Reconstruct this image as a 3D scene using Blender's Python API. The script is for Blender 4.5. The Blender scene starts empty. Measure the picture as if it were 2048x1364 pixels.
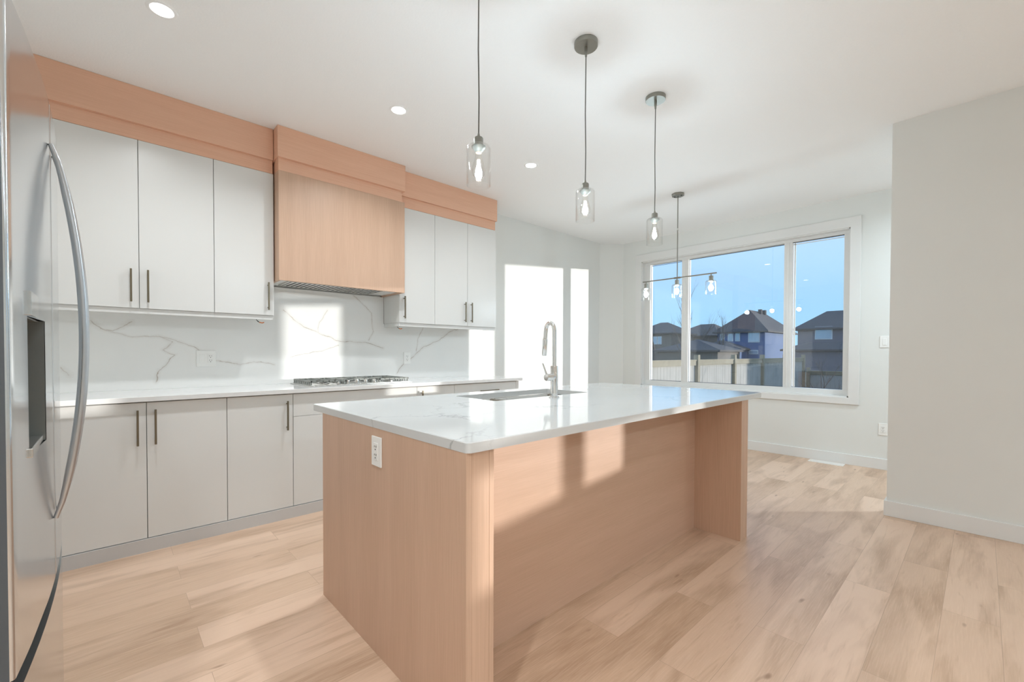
import bpy, bmesh, math, random
from mathutils import Vector, Matrix

S = bpy.context.scene
COL = S.collection
R = math.radians

# ------------------------------------------------------------------ camera
YAW, PITCH, ROLL = R(47.12837), R(-0.92506), R(0.15967)
F_PX, CY_PX, CAM_H = 873.225, 719.977, 1.17524
fw = Vector((math.cos(YAW) * math.cos(PITCH), math.sin(YAW) * math.cos(PITCH), math.sin(PITCH)))
rt = Vector((math.sin(YAW), -math.cos(YAW), 0))
up = rt.cross(fw)
r2 = rt * math.cos(ROLL) + up * math.sin(ROLL)
u2 = -rt * math.sin(ROLL) + up * math.cos(ROLL)
cd = bpy.data.cameras.new('camera')
cam = bpy.data.objects.new('camera', cd)
COL.objects.link(cam)
m = Matrix((r2, u2, -fw)).transposed().to_4x4()
m.translation = Vector((0, 0, CAM_H))
cam.matrix_world = m
cd.sensor_width = 36.0
cd.lens = F_PX * 36.0 / 2048
cd.shift_y = (CY_PX - 682.0) / 2048
cd.clip_start = 0.05
cd.clip_end = 1000
S.camera = cam

# ------------------------------------------------------------------ view
S.view_settings.view_transform = 'Standard'
S.view_settings.look = 'None'
EXPO = 0.38 
S.view_settings.exposure = EXPO
S.view_settings.gamma = 1.0
S.view_settings.use_curve_mapping = False
S.cycles.diffuse_bounces = 6
S.cycles.max_bounces = 16
S.cycles.transparent_max_bounces = 24
S.cycles.sample_clamp_indirect = 4.0

# ------------------------------------------------------------------ sky
W = bpy.data.worlds.new('sky')
S.world = W
W.use_nodes = True
wn, wl = W.node_tree.nodes, W.node_tree.links
wn.clear()
wo = wn.new('ShaderNodeOutputWorld')
wb = wn.new('ShaderNodeBackground')
wt = wn.new('ShaderNodeTexCoord')
ws = wn.new('ShaderNodeSeparateXYZ')
wr = wn.new('ShaderNodeValToRGB')
wl.new(wt.outputs['Generated'], ws.inputs[0])
wl.new(ws.outputs['Z'], wr.inputs[0])
wl.new(wr.outputs[0], wb.inputs[0])
wl.new(wb.outputs[0], wo.inputs[0])
SKY = 0.9 
wb.inputs[1].default_value = SKY
cr = wr.color_ramp
cr.elements[0].position = 0.0
cr.elements[0].color = (0.37, 0.68, 0.93, 1)
cr.elements[1].position = 1.0
cr.elements[1].color = (0.22, 0.42, 0.80, 1)
for p_, c_ in ((0.08, (0.37, 0.68, 0.98, 1)), (0.26, (0.50, 0.73, 1.04, 1))):
    e = cr.elements.new(p_)
    e.color = c_

# low winter sun from beyond the window wall, 3.7 degrees up
sd = bpy.data.lights.new('sun', 'SUN')
SUN = 3.1 
sd.energy = SUN
sd.angle = R(0.6)
sd.color = (1.0, 0.96, 0.90)
sun = bpy.data.objects.new('sun', sd)
COL.objects.link(sun)
sun.rotation_euler = Vector((-1.0, 1.0, -0.091)).to_track_quat('-Z', 'Y').to_euler()
sun.location = (20, -14, 4)

POT_W = 8.8 
NEAR_FILL_W = 14.0 
FAR_FILL_W = 21.0 # ceiling downlights, each; near and far ones are unseen, added as fill
POT_COL = (0.92, 0.965, 1.0)
DINE_FILL_W = 23.0  # added lamp out of view in the dining corner
FILL_COL = (0.75, 0.90, 1.0)  # tint of the added living-side and dining lamps
BULB_W = 11.5 # pendant bulbs, each
CHAND_W = 7.0 

# ------------------------------------------------------------------ material helpers
def mat(name, color=(0.8, 0.8, 0.8), rough=0.5, metal=0.0, spec=None, coat=0.0, noise=None, emit=None, estr=0.0):
    mt = bpy.data.materials.new(name)
    mt.use_nodes = True
    nt = mt.node_tree
    b = nt.nodes['Principled BSDF']
    b.inputs['Base Color'].default_value = (*color, 1)
    b.inputs['Roughness'].default_value = rough
    b.inputs['Metallic'].default_value = metal
    if spec is not None:
        b.inputs['Specular IOR Level'].default_value = spec
    if coat:
        b.inputs['Coat Weight'].default_value = coat
        b.inputs['Coat Roughness'].default_value = 0.05
    if emit:
        b.inputs['Emission Color'].default_value = (*emit, 1)
        b.inputs['Emission Strength'].default_value = estr
    if noise:
        sc, amt = noise            # subtle procedural mottling
        tc = nt.nodes.new('ShaderNodeTexCoord')
        n = nt.nodes.new('ShaderNodeTexNoise')
        n.inputs['Scale'].default_value = sc
        n.inputs['Detail'].default_value = 3
        nt.links.new(tc.outputs['Object'], n.inputs['Vector'])
        mx = nt.nodes.new('ShaderNodeMix')
        mx.data_type = 'RGBA'
        mx.inputs[6].default_value = (*[c * (1 - amt) for c in color], 1)
        mx.inputs[7].default_value = (*[min(1, c * (1 + amt)) for c in color], 1)
        nt.links.new(n.outputs['Fac'], mx.inputs[0])
        nt.links.new(mx.outputs[2], b.inputs['Base Color'])
    return mt


def bump(mt, scale, strength, dist=0.002, stretch=(1, 1, 1), detail=3):
    nt = mt.node_tree
    b = nt.nodes['Principled BSDF']
    tc = nt.nodes.new('ShaderNodeTexCoord')
    mp = nt.nodes.new('ShaderNodeMapping')
    mp.inputs['Scale'].default_value = stretch
    n = nt.nodes.new('ShaderNodeTexNoise')
    n.inputs['Scale'].default_value = scale
    n.inputs['Detail'].default_value = detail
    bp = nt.nodes.new('ShaderNodeBump')
    bp.inputs['Strength'].default_value = strength
    bp.inputs['Distance'].default_value = dist
    L = nt.links.new
    L(tc.outputs['Object'], mp.inputs[0]); L(mp.outputs[0], n.inputs['Vector'])
    L(n.outputs['Fac'], bp.inputs['Height']); L(bp.outputs[0], b.inputs['Normal'])
    return mt


def wood(name, c1, c2, grain='z', rough=0.42):
    """rift-cut veneer: fine straight pores along one axis over a broad soft tone"""
    mt = mat(name, c1, rough)
    nt = mt.node_tree
    b = nt.nodes['Principled BSDF']
    L = nt.links.new
    tc = nt.nodes.new('ShaderNodeTexCoord')

    def layer(scl, long_, det):
        mp = nt.nodes.new('ShaderNodeMapping')
        s = [scl, scl, scl]
        s['xyz'.index(grain)] = long_
        mp.inputs['Scale'].default_value = s
        n = nt.nodes.new('ShaderNodeTexNoise')
        n.inputs['Scale'].default_value = 1.0
        n.inputs['Detail'].default_value = det
        L(tc.outputs['Object'], mp.inputs[0]); L(mp.outputs[0], n.inputs['Vector'])
        return n
    a = layer(230, 5, 4)
    c = layer(14, 0.9, 3)
    ad = nt.nodes.new('ShaderNodeMath'); ad.operation = 'MULTIPLY_ADD'
    ad.inputs[1].default_value = 0.55
    L(a.outputs['Fac'], ad.inputs[0])
    m2 = nt.nodes.new('ShaderNodeMath'); m2.operation = 'MULTIPLY'
    m2.inputs[1].default_value = 0.45
    L(c.outputs['Fac'], m2.inputs[0]); L(m2.outputs[0], ad.inputs[2])
    mr = nt.nodes.new('ShaderNodeMapRange')
    mr.inputs[1].default_value = 0.36; mr.inputs[2].default_value = 0.64
    L(ad.outputs[0], mr.inputs[0])
    mx = nt.nodes.new('ShaderNodeMix'); mx.data_type = 'RGBA'
    mx.inputs[6].default_value = (*c1, 1); mx.inputs[7].default_value = (*c2, 1)
    L(mr.outputs[0], mx.inputs[0]); L(mx.outputs[2], b.inputs['Base Color'])
    return mt


def quartz(name, base, vein, rough, vscale=1.1, width=0.012, amount=0.8, seed=0.0):
    """polished white quartz with thin branching veins"""
    mt = mat(name, base, rough, spec=0.5)
    nt = mt.node_tree
    b = nt.nodes['Principled BSDF']
    L = nt.links.new
    tc = nt.nodes.new('ShaderNodeTexCoord')
    mp = nt.nodes.new('ShaderNodeMapping')
    mp.inputs['Location'].default_value = (seed, seed * 0.7, seed * 1.3)
    L(tc.outputs['Object'], mp.inputs[0])
    n1 = nt.nodes.new('ShaderNodeTexNoise'); n1.inputs['Scale'].default_value = 2.6
    n1.inputs['Detail'].default_value = 6; n1.inputs['Roughness'].default_value = 0.62
    L(mp.outputs[0], n1.inputs['Vector'])
    off = nt.nodes.new('ShaderNodeVectorMath'); off.operation = 'MULTIPLY_ADD'
    off.inputs[1].default_value = (0.62, 0.62, 0.62)
    L(n1.outputs['Color'], off.inputs[0]); L(mp.outputs[0], off.inputs[2])
    v = nt.nodes.new('ShaderNodeTexVoronoi'); v.feature = 'DISTANCE_TO_EDGE'
    v.inputs['Scale'].default_value = vscale
    L(off.outputs[0], v.inputs['Vector'])
    mr = nt.nodes.new('ShaderNodeMapRange')
    mr.inputs[1].default_value = 0.0; mr.inputs[2].default_value = width
    mr.inputs[3].default_value = 1.0; mr.inputs[4].default_value = 0.0
    L(v.outputs['Distance'], mr.inputs[0])
    n2 = nt.nodes.new('ShaderNodeTexNoise'); n2.inputs['Scale'].default_value = 1.9
    n2.inputs['Detail'].default_value = 2
    L(mp.outputs[0], n2.inputs['Vector'])
    mk = nt.nodes.new('ShaderNodeMapRange')
    mk.inputs[1].default_value = 0.44; mk.inputs[2].default_value = 0.66
    mk.inputs[3].default_value = 0.0; mk.inputs[4].default_value = amount
    L(n2.outputs['Fac'], mk.inputs[0])
    mu = nt.nodes.new('ShaderNodeMath'); mu.operation = 'MULTIPLY'
    L(mr.outputs[0], mu.inputs[0]); L(mk.outputs[0], mu.inputs[1])
    # faint clouding
    n3 = nt.nodes.new('ShaderNodeTexNoise'); n3.inputs['Scale'].default_value = 1.3
    n3.inputs['Detail'].default_value = 4
    L(off.outputs[0], n3.inputs['Vector'])
    cl = nt.nodes.new('ShaderNodeMix'); cl.data_type = 'RGBA'
    cl.inputs[6].default_value = (*[c * 0.94 for c in base], 1)
    cl.inputs[7].default_value = (*[min(1, c * 1.04) for c in base], 1)
    L(n3.outputs['Fac'], cl.inputs[0])
    mx = nt.nodes.new('ShaderNodeMix'); mx.data_type = 'RGBA'
    mx.inputs[7].default_value = (*vein, 1)
    L(mu.outputs[0], mx.inputs[0]); L(cl.outputs[2], mx.inputs[6])
    L(mx.outputs[2], b.inputs['Base Color'])
    return mt


VEINS = [(1.08, 1.526, 1.151, 1.455, 1.0), (1.151, 1.455, 1.236, 1.389, 1.0), (1.236, 1.389, 1.345, 1.35, 1.0), (1.345, 1.35, 1.436, 1.316, 1.0), (1.436, 1.316, 1.506, 1.278, 1.0), (1.506, 1.278, 1.704, 1.273, 1.0), (1.704, 1.273, 1.85, 1.252, 1.0), (1.85, 1.252, 1.96, 1.219, 1.0), (1.345, 1.35, 1.343, 1.393, 0.6), (1.343, 1.393, 1.366, 1.445, 0.6), (1.366, 1.445, 1.409, 1.513, 0.6), (1.409, 1.513, 1.431, 1.545, 0.6), (1.126, 1.128, 1.278, 1.17, 0.6), (1.278, 1.17, 1.439, 1.203, 0.6), (1.439, 1.203, 1.528, 1.242, 0.6), (2.837, 1.437, 2.717, 1.389, 1.0), (2.717, 1.389, 2.586, 1.305, 1.0), (2.586, 1.305, 2.406, 1.234, 1.0), (2.406, 1.234, 2.338, 1.18, 1.0), (2.338, 1.18, 2.18, 1.061, 1.0), (2.18, 1.061, 2.105, 0.964, 1.0), (2.4, 1.436, 2.338, 1.315, 0.45), (2.338, 1.315, 2.321, 1.187, 0.45), (1.671, 1.704, 1.724, 1.649, 0.6), (1.724, 1.649, 1.797, 1.594, 0.6), (1.797, 1.594, 1.839, 1.549, 0.6), (1.839, 1.549, 1.843, 1.455, 0.6), (1.843, 1.455, 1.856, 1.373, 0.6), (1.856, 1.373, 1.819, 1.289, 0.6), (-0.077, 1.381, -0.026, 1.331, 0.9), (-0.026, 1.331, 0.037, 1.317, 0.9), (0.037, 1.317, 0.126, 1.382, 0.9), (-0.026, 1.331, 0.117, 1.275, 0.6), (0.117, 1.275, 0.272, 1.287, 0.6), (0.272, 1.287, 0.469, 1.216, 0.6), (0.272, 1.287, 0.346, 1.243, 0.7), (0.346, 1.243, 0.286, 1.186, 0.7), (0.286, 1.186, 0.353, 1.157, 0.7), (0.353, 1.157, 0.27, 1.045, 0.7), (0.27, 1.045, 0.254, 0.961, 0.7), (0.469, 1.216, 0.582, 1.117, 0.6), (0.582, 1.117, 0.762, 1.079, 0.6), (0.762, 1.079, 0.864, 1.097, 0.6), (0.864, 1.097, 0.998, 1.081, 0.6), (-0.211, 1.074, -0.17, 1.03, 0.9), (-0.115, 1.006, -0.093, 0.928, 0.5)]


def veined_slab(name, base, vein, rough):
    """white quartz whose long veins run along given lines (x, z) of the wall, roughened by noise"""
    mt = mat(name, base, rough, spec=0.5)
    nt = mt.node_tree
    b = nt.nodes['Principled BSDF']
    L = nt.links.new
    N = nt.nodes.new

    def mth(op, a=None, c=None, d=None, clamp=False):
        n = N('ShaderNodeMath'); n.operation = op; n.use_clamp = clamp
        for i, v in enumerate((a, c, d)):
            if v is None:
                continue
            if isinstance(v, (int, float)):
                n.inputs[i].default_value = v
            else:
                L(v, n.inputs[i])
        return n.outputs[0]
    tc = N('ShaderNodeTexCoord')
    n1 = N('ShaderNodeTexNoise'); n1.inputs['Scale'].default_value = 9; n1.inputs['Detail'].default_value = 5
    n1.inputs['Roughness'].default_value = 0.6
    L(tc.outputs['Object'], n1.inputs['Vector'])
    ns = N('ShaderNodeSeparateXYZ'); L(n1.outputs['Color'], ns.inputs[0])
    ps = N('ShaderNodeSeparateXYZ'); L(tc.outputs['Object'], ps.inputs[0])
    px = mth('MULTIPLY_ADD', mth('SUBTRACT', ns.outputs[0], 0.5), 0.05, ps.outputs[0])
    pz = mth('MULTIPLY_ADD', mth('SUBTRACT', ns.outputs[1], 0.5), 0.05, ps.outputs[2])
    acc = None
    for (x0, z0, x1, z1, w) in VEINS:
        dx, dz = x1 - x0, z1 - z0
        l2 = dx * dx + dz * dz
        ax = mth('SUBTRACT', px, x0)
        az = mth('SUBTRACT', pz, z0)
        t = mth('MULTIPLY', mth('MULTIPLY_ADD', ax, dx, mth('MULTIPLY', az, dz)), 1.0 / l2, clamp=True)
        ex = mth('MULTIPLY_ADD', t, -dx, ax)
        ez = mth('MULTIPLY_ADD', t, -dz, az)
        d = mth('MULTIPLY', mth('SQRT', mth('MULTIPLY_ADD', ex, ex, mth('MULTIPLY', ez, ez))), 1.0 / w)
        acc = d if acc is None else mth('MINIMUM', acc, d)
    n2 = N('ShaderNodeTexNoise'); n2.inputs['Scale'].default_value = 14; n2.inputs['Detail'].default_value = 3
    L(tc.outputs['Object'], n2.inputs['Vector'])
    core = N('ShaderNodeMapRange')
    core.inputs[1].default_value = 0.0; core.inputs[2].default_value = 0.0045
    core.inputs[3].default_value = 1.0; core.inputs[4].default_value = 0.0
    L(acc, core.inputs[0])
    halo = N('ShaderNodeMapRange')
    halo.inputs[1].default_value = 0.0; halo.inputs[2].default_value = 0.028
    halo.inputs[3].default_value = 0.16; halo.inputs[4].default_value = 0.0
    L(acc, halo.inputs[0])
    vary = N('ShaderNodeMapRange')
    vary.inputs[1].default_value = 0.35; vary.inputs[2].default_value = 0.65
    vary.inputs[3].default_value = 0.25; vary.inputs[4].default_value = 0.95
    L(n2.outputs['Fac'], vary.inputs[0])
    fac = mth('ADD', mth('MULTIPLY', core.outputs[0], vary.outputs[0]), halo.outputs[0], clamp=True)
    n3 = N('ShaderNodeTexNoise'); n3.inputs['Scale'].default_value = 2.2; n3.inputs['Detail'].default_value = 4
    L(tc.outputs['Object'], n3.inputs['Vector'])
    cl = N('ShaderNodeMix'); cl.data_type = 'RGBA'
    cl.inputs[6].default_value = (*[c * 0.95 for c in base], 1)
    cl.inputs[7].default_value = (*[min(1, c * 1.04) for c in base], 1)
    L(n3.outputs['Fac'], cl.inputs[0])
    mx = N('ShaderNodeMix'); mx.data_type = 'RGBA'
    mx.inputs[7].default_value = (*vein, 1)
    L(fac, mx.inputs[0]); L(cl.outputs[2], mx.inputs[6]); L(mx.outputs[2], b.inputs['Base Color'])
    return mt


def thin_glass(name, tint=(1, 1, 1), ior=1.45, k=1.0, extra=0.0):
    """clear thin sheet: see-through plus a Fresnel mirror reflection"""
    mt = bpy.data.materials.new(name)
    mt.use_nodes = True
    nt = mt.node_tree
    nt.nodes.clear()
    L = nt.links.new
    o = nt.nodes.new('ShaderNodeOutputMaterial')
    t = nt.nodes.new('ShaderNodeBsdfTransparent'); t.inputs[0].default_value = (*tint, 1)
    g = nt.nodes.new('ShaderNodeBsdfGlossy'); g.inputs['Roughness'].default_value = 0.0
    f = nt.nodes.new('ShaderNodeFresnel'); f.inputs[0].default_value = ior
    ma = nt.nodes.new('ShaderNodeMath'); ma.operation = 'MULTIPLY_ADD'
    ma.inputs[1].default_value = k; ma.inputs[2].default_value = extra
    ma.use_clamp = True
    mx = nt.nodes.new('ShaderNodeMixShader')
    # same reflectance from either side of the sheet
    ge = nt.nodes.new('ShaderNodeNewGeometry')
    io = nt.nodes.new('ShaderNodeMapRange')
    io.inputs[3].default_value = ior; io.inputs[4].default_value = 1.0 / ior
    L(ge.outputs['Backfacing'], io.inputs[0]); L(io.outputs[0], f.inputs[0])
    L(f.outputs[0], ma.inputs[0]); L(ma.outputs[0], mx.inputs[0])
    L(t.outputs[0], mx.inputs[1]); L(g.outputs[0], mx.inputs[2]); L(mx.outputs[0], o.inputs[0])
    return mt


def floor_mat():
    mt = mat('oak_planks', (0.5, 0.4, 0.3), 0.36, spec=0.4)
    nt = mt.node_tree
    b = nt.nodes['Principled BSDF']
    L = nt.links.new
    N = nt.nodes.new
    tc = N('ShaderNodeTexCoord')
    mp = N('ShaderNodeMapping'); mp.inputs['Location'].default_value = (-0.273 + 12.68, -0.11 + 3.6, 0)
    L(tc.outputs['Object'], mp.inputs[0])
    br = N('ShaderNodeTexBrick')
    br.offset = 0.6; br.offset_frequency = 2; br.squash = 1.0
    br.inputs['Scale'].default_value = 1.0
    br.inputs['Brick Width'].default_value = 1.268
    br.inputs['Row Height'].default_value = 0.18
    br.inputs['Mortar Size'].default_value = 0.0009
    br.inputs['Mortar Smooth'].default_value = 0.3
    br.inputs['Bias'].default_value = 0.0
    br.inputs['Color1'].default_value = (0, 0, 0, 1)
    br.inputs['Color2'].default_value = (1, 1, 1, 1)
    br.inputs['Mortar'].default_value = (0.5, 0.5, 0.5, 1)
    L(mp.outputs[0], br.inputs['Vector'])
    # shift the grain per plank by its random value
    sep = N('ShaderNodeVectorMath'); sep.operation = 'MULTIPLY_ADD'
    sep.inputs[1].default_value = (37.0, 11.0, 5.0)
    L(br.outputs['Color'], sep.inputs[0]); L(mp.outputs[0], sep.inputs[2])

    def ns(sx, sy, det, rg=0.55, dist=0.0):
        q = N('ShaderNodeMapping'); q.inputs['Scale'].default_value = (sx, sy, 1)
        n = N('ShaderNodeTexNoise'); n.inputs['Scale'].default_value = 1
        n.inputs['Detail'].default_value = det; n.inputs['Roughness'].default_value = rg
        n.inputs['Distortion'].default_value = dist
        L(sep.outputs[0], q.inputs[0]); L(q.outputs[0], n.inputs['Vector'])
        return n
    fine = ns(9, 170, 4)
    broad = ns(1.4, 7.5, 3, 0.5, 0.6)
    cath = ns(2.2, 22, 4, 0.6, 1.4)
    kn = ns(5.5, 17, 1, 0.5)

    def mixc(fac, a, c, lo=None, hi=None, amt=1.0):
        mr = N('ShaderNodeMapRange')
        mr.inputs[1].default_value = lo; mr.inputs[2].default_value = hi
        mr.inputs[3].default_value = 0; mr.inputs[4].default_value = amt
        L(fac, mr.inputs[0])
        mx = N('ShaderNodeMix'); mx.data_type = 'RGBA'
        L(mr.outputs[0], mx.inputs[0])
        if isinstance(a, tuple):
            mx.inputs[6].default_value = (*a, 1)
        else:
            L(a, mx.inputs[6])
        mx.inputs[7].default_value = (*c, 1)
        return mx.outputs[2]
    col = mixc(br.outputs['Color'], (0.70, 0.505, 0.375), (0.56, 0.385, 0.265), 0.15, 0.95)
    col = mixc(broad.outputs['Fac'], col, (0.39, 0.25, 0.16), 0.46, 0.72, 0.85)
    col = mixc(cath.outputs['Fac'], col, (0.42, 0.27, 0.17), 0.55, 0.75, 0.5)
    col = mixc(fine.outputs['Fac'], col, (0.72, 0.53, 0.40), 0.45, 0.8, 0.5)
    col = mixc(kn.outputs['Fac'], col, (0.24, 0.14, 0.08), 0.74, 0.80, 0.7)
    col = mixc(br.outputs['Fac'], col, (0.30, 0.20, 0.13), 0.3, 1.0, 0.6)
    L(col, b.inputs['Base Color'])
    bm_ = N('ShaderNodeBump'); bm_.inputs['Strength'].default_value = 0.12
    bm_.inputs['Distance'].default_value = 0.001
    L(fine.outputs['Fac'], bm_.inputs['Height']); L(bm_.outputs[0], b.inputs['Normal'])
    return mt


M = {}
M['floor'] = floor_mat()
M['wall'] = bump(mat('painted_wall', (0.755, 0.765, 0.74), 0.62, noise=(3, 0.01)), 260, 0.15, 0.0006)
M['ceiling'] = bump(mat('stippled_ceiling', (0.91, 0.92, 0.92), 0.8), 95, 0.55, 0.003, detail=5)
M['trim'] = mat('white_trim', (0.77, 0.77, 0.755), 0.35, noise=(5, 0.01))
M['cab'] = mat('white_lacquer', (0.74, 0.74, 0.72), 0.28, noise=(2, 0.01))
M['kick'] = mat('grey_white_kick', (0.60, 0.59, 0.58), 0.45, noise=(4, 0.02))
M['gap'] = mat('cabinet_carcass', (0.42, 0.42, 0.40), 0.6, noise=(9, 0.03))
M['wood_z'] = wood('veneer_vertical', (0.55, 0.36, 0.25), (0.625, 0.42, 0.30), 'z')
M['wood_x'] = wood('veneer_horizontal', (0.55, 0.36, 0.25), (0.62, 0.415, 0.30), 'x')
M['wood_red'] = wood('veneer_crown', (0.74, 0.43, 0.29), (0.80, 0.49, 0.34), 'x')
M['splash'] = veined_slab('veined_backsplash', (0.84, 0.84, 0.82), (0.44, 0.37, 0.31), 0.26)
M['counter'] = quartz('white_counter', (0.80, 0.80, 0.79), (0.50, 0.50, 0.49), 0.07, 1.4, 0.007, 0.5, 7.1)
M['island_top'] = quartz('island_quartz', (0.62, 0.63, 0.625), (0.36, 0.37, 0.37), 0.07, 1.3, 0.014, 0.9, 1.7)
M['bronze'] = mat('bronze_bar', (0.20, 0.17, 0.12), 0.38, 0.85, noise=(30, 0.05))
M['nickel'] = mat('dark_nickel', (0.30, 0.30, 0.27), 0.32, 0.9, noise=(30, 0.05))
M['cord'] = mat('grey_cord', (0.16, 0.16, 0.15), 0.5, noise=(60, 0.1))
M['steel'] = bump(mat('brushed_steel', (0.62, 0.62, 0.60), 0.27, 1.0), 3, 0.08, 0.0005, (1, 1, 140))
M['fridge'] = bump(mat('fridge_steel', (0.64, 0.66, 0.67), 0.15, 0.92, noise=(2, 0.02)), 2, 0.04, 0.0004, (1, 1, 90))
M['fridge_side'] = mat('fridge_side_grey', (0.09, 0.10, 0.11), 0.5, 0.2, noise=(90, 0.05))
M['handle'] = mat('satin_handle', (0.52, 0.54, 0.56), 0.3, 0.9, noise=(20, 0.02))
M['dark'] = mat('dark_plastic', (0.045, 0.045, 0.045), 0.4, noise=(30, 0.1))
M['disp'] = mat('dispenser_grey', (0.19, 0.20, 0.19), 0.4, 0.3, noise=(30, 0.05))
M['chrome'] = mat('chrome', (0.80, 0.80, 0.79), 0.05, 1.0, noise=(8, 0.01))
M['sink'] = bump(mat('sink_steel', (0.50, 0.46, 0.40), 0.25, 1.0), 4, 0.05, 0.0005, (90, 1, 1))
M['iron'] = mat('cast_iron_grate', (0.24, 0.25, 0.23), 0.45, 0.2, noise=(60, 0.1))
M['plastic'] = mat('white_plastic', (0.87, 0.87, 0.845), 0.3, noise=(9, 0.01))
M['slot'] = mat('socket_slot', (0.05, 0.05, 0.05), 0.6, noise=(9, 0.05))
M['pane'] = thin_glass('window_pane', (0.97, 0.985, 1.0), 1.5, 1.4, 0.0)
M['shade'] = thin_glass('clear_shade', (0.996, 0.998, 0.996), 1.5, 1.0, 0.0)
M['bulbglass'] = thin_glass('bulb_glass', (0.995, 0.99, 0.98), 1.5, 1.4, 0.03)
M['filament'] = mat('lit_filament', (1, 0.9, 0.8), 0.5, emit=(1.0, 0.95, 0.88), estr=45)
M['brassy'] = mat('lamp_brass', (0.75, 0.5, 0.3), 0.3, 0.9, noise=(30, 0.05))
M['led'] = mat('lit_diffuser', (1, 1, 1), 0.5, emit=(1.0, 0.985, 0.96), estr=9)
M['copper'] = mat('bare_copper', (0.75, 0.28, 0.12), 0.35, 0.8, noise=(30, 0.05))
M['gasket'] = mat('window_gasket', (0.05, 0.06, 0.08), 0.6, noise=(30, 0.05))
# outdoors
M['ground'] = mat('winter_lawn', (0.20, 0.19, 0.12), 0.9, noise=(1.5, 0.3))
M['fence'] = bump(mat('grey_cedar', (0.46, 0.43, 0.38), 0.8, noise=(3, 0.18)), 9, 0.5, 0.004, (1, 1, 0.2))
M['post'] = mat('cedar_post', (0.34, 0.29, 0.20), 0.8, noise=(6, 0.2))
M['roof'] = mat('shingle_roof', (0.115, 0.105, 0.10), 0.9, noise=(5, 0.25))
M['side_blue'] = mat('blue_grey_siding', (0.11, 0.18, 0.34), 0.8, noise=(2, 0.08))
M['side_tan'] = mat('tan_siding', (0.42, 0.34, 0.25), 0.8, noise=(2, 0.08))
M['side_brown'] = mat('brown_siding', (0.17, 0.15, 0.13), 0.8, noise=(2, 0.08))
M['side_mauve'] = mat('mauve_siding', (0.22, 0.20, 0.22), 0.8, noise=(2, 0.08))
M['house_glass'] = mat('house_window_glass', (0.45, 0.52, 0.58), 0.12, 0.3, noise=(2, 0.1))
M['bark'] = mat('bare_bark', (0.16, 0.13, 0.11), 0.9, noise=(12, 0.2))


# ------------------------------------------------------------------ mesh helpers
def new_bm():
    return bmesh.new()


def bx(bm, x0, x1, y0, y1, z0, z1, bev=0.0, seg=2):
    t = bmesh.new()
    bmesh.ops.create_cube(t, size=1.0)
    for v in t.verts:
        v.co = Vector(((x0 + x1) / 2 + v.co.x * (x1 - x0), (y0 + y1) / 2 + v.co.y * (y1 - y0), (z0 + z1) / 2 + v.co.z * (z1 - z0)))
    if bev > 0:
        bmesh.ops.bevel(t, geom=t.edges[:], offset=bev, segments=seg, affect='EDGES', profile=0.5)
    merge(bm, t)
    return bm


def merge(bm, t):
    me = bpy.data.meshes.new('tmp')
    t.to_mesh(me)
    t.free()
    bm.from_mesh(me)
    bpy.data.meshes.remove(me)


def tube(bm, pts, rad, n=12, cap=True):
    """swept round tube through points; rad is a number or a list"""
    pts = [Vector(p) for p in pts]
    rs = rad if isinstance(rad, (list, tuple)) else [rad] * len(pts)
    rings = []
    ref = None
    for i, p in enumerate(pts):
        if i == 0:
            d = pts[1] - p
        elif i == len(pts) - 1:
            d = p - pts[i - 1]
        else:
            d = (pts[i + 1] - p).normalized() + (p - pts[i - 1]).normalized()
        d.normalize()
        if ref is None:
            ref = Vector((0, 0, 1)) if abs(d.z) < 0.9 else Vector((1, 0, 0))
        a = d.cross(ref)
        if a.length < 1e-5:
            a = d.orthogonal()
        a.normalize()
        b = a.cross(d).normalized()
        ref = b
        rings.append([bm.verts.new(p + (a * math.cos(2 * math.pi * k / n) + b * math.sin(2 * math.pi * k / n)) * rs[i]) for k in range(n)])
    for i in range(len(rings) - 1):
        for k in range(n):
            bm.faces.new((rings[i][k], rings[i][(k + 1) % n], rings[i + 1][(k + 1) % n], rings[i + 1][k]))
    if cap:
        bm.faces.new(rings[0][::-1])
        bm.faces.new(rings[-1])
    return bm


def lathe(bm, prof, n=32, center=(0, 0, 0)):
    """revolve (r, z) profile about z; r = 0 ends close"""
    cx, cy, cz = center
    rings = []
    for r, z in prof:
        if r < 1e-6:
            rings.append([bm.verts.new((cx, cy, cz + z))])
        else:
            rings.append([bm.verts.new((cx + r * math.cos(2 * math.pi * k / n), cy + r * math.sin(2 * math.pi * k / n), cz + z)) for k in range(n)])
    for a, b in zip(rings, rings[1:]):
        if len(a) == 1 and len(b) == 1:
            continue
        for k in range(n):
            k2 = (k + 1) % n
            if len(a) == 1:
                bm.faces.new((a[0], b[k2], b[k]))
            elif len(b) == 1:
                bm.faces.new((a[k], a[k2], b[0]))
            else:
                bm.faces.new((a[k], a[k2], b[k2], b[k]))
    return bm


def prism(bm, poly, z0, z1):
    a = [bm.verts.new((x, y, z0)) for x, y in poly]
    b = [bm.verts.new((x, y, z1)) for x, y in poly]
    bm.faces.new(a[::-1])
    bm.faces.new(b)
    n = len(poly)
    for i in range(n):
        bm.faces.new((a[i], a[(i + 1) % n], b[(i + 1) % n], b[i]))
    return bm


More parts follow.
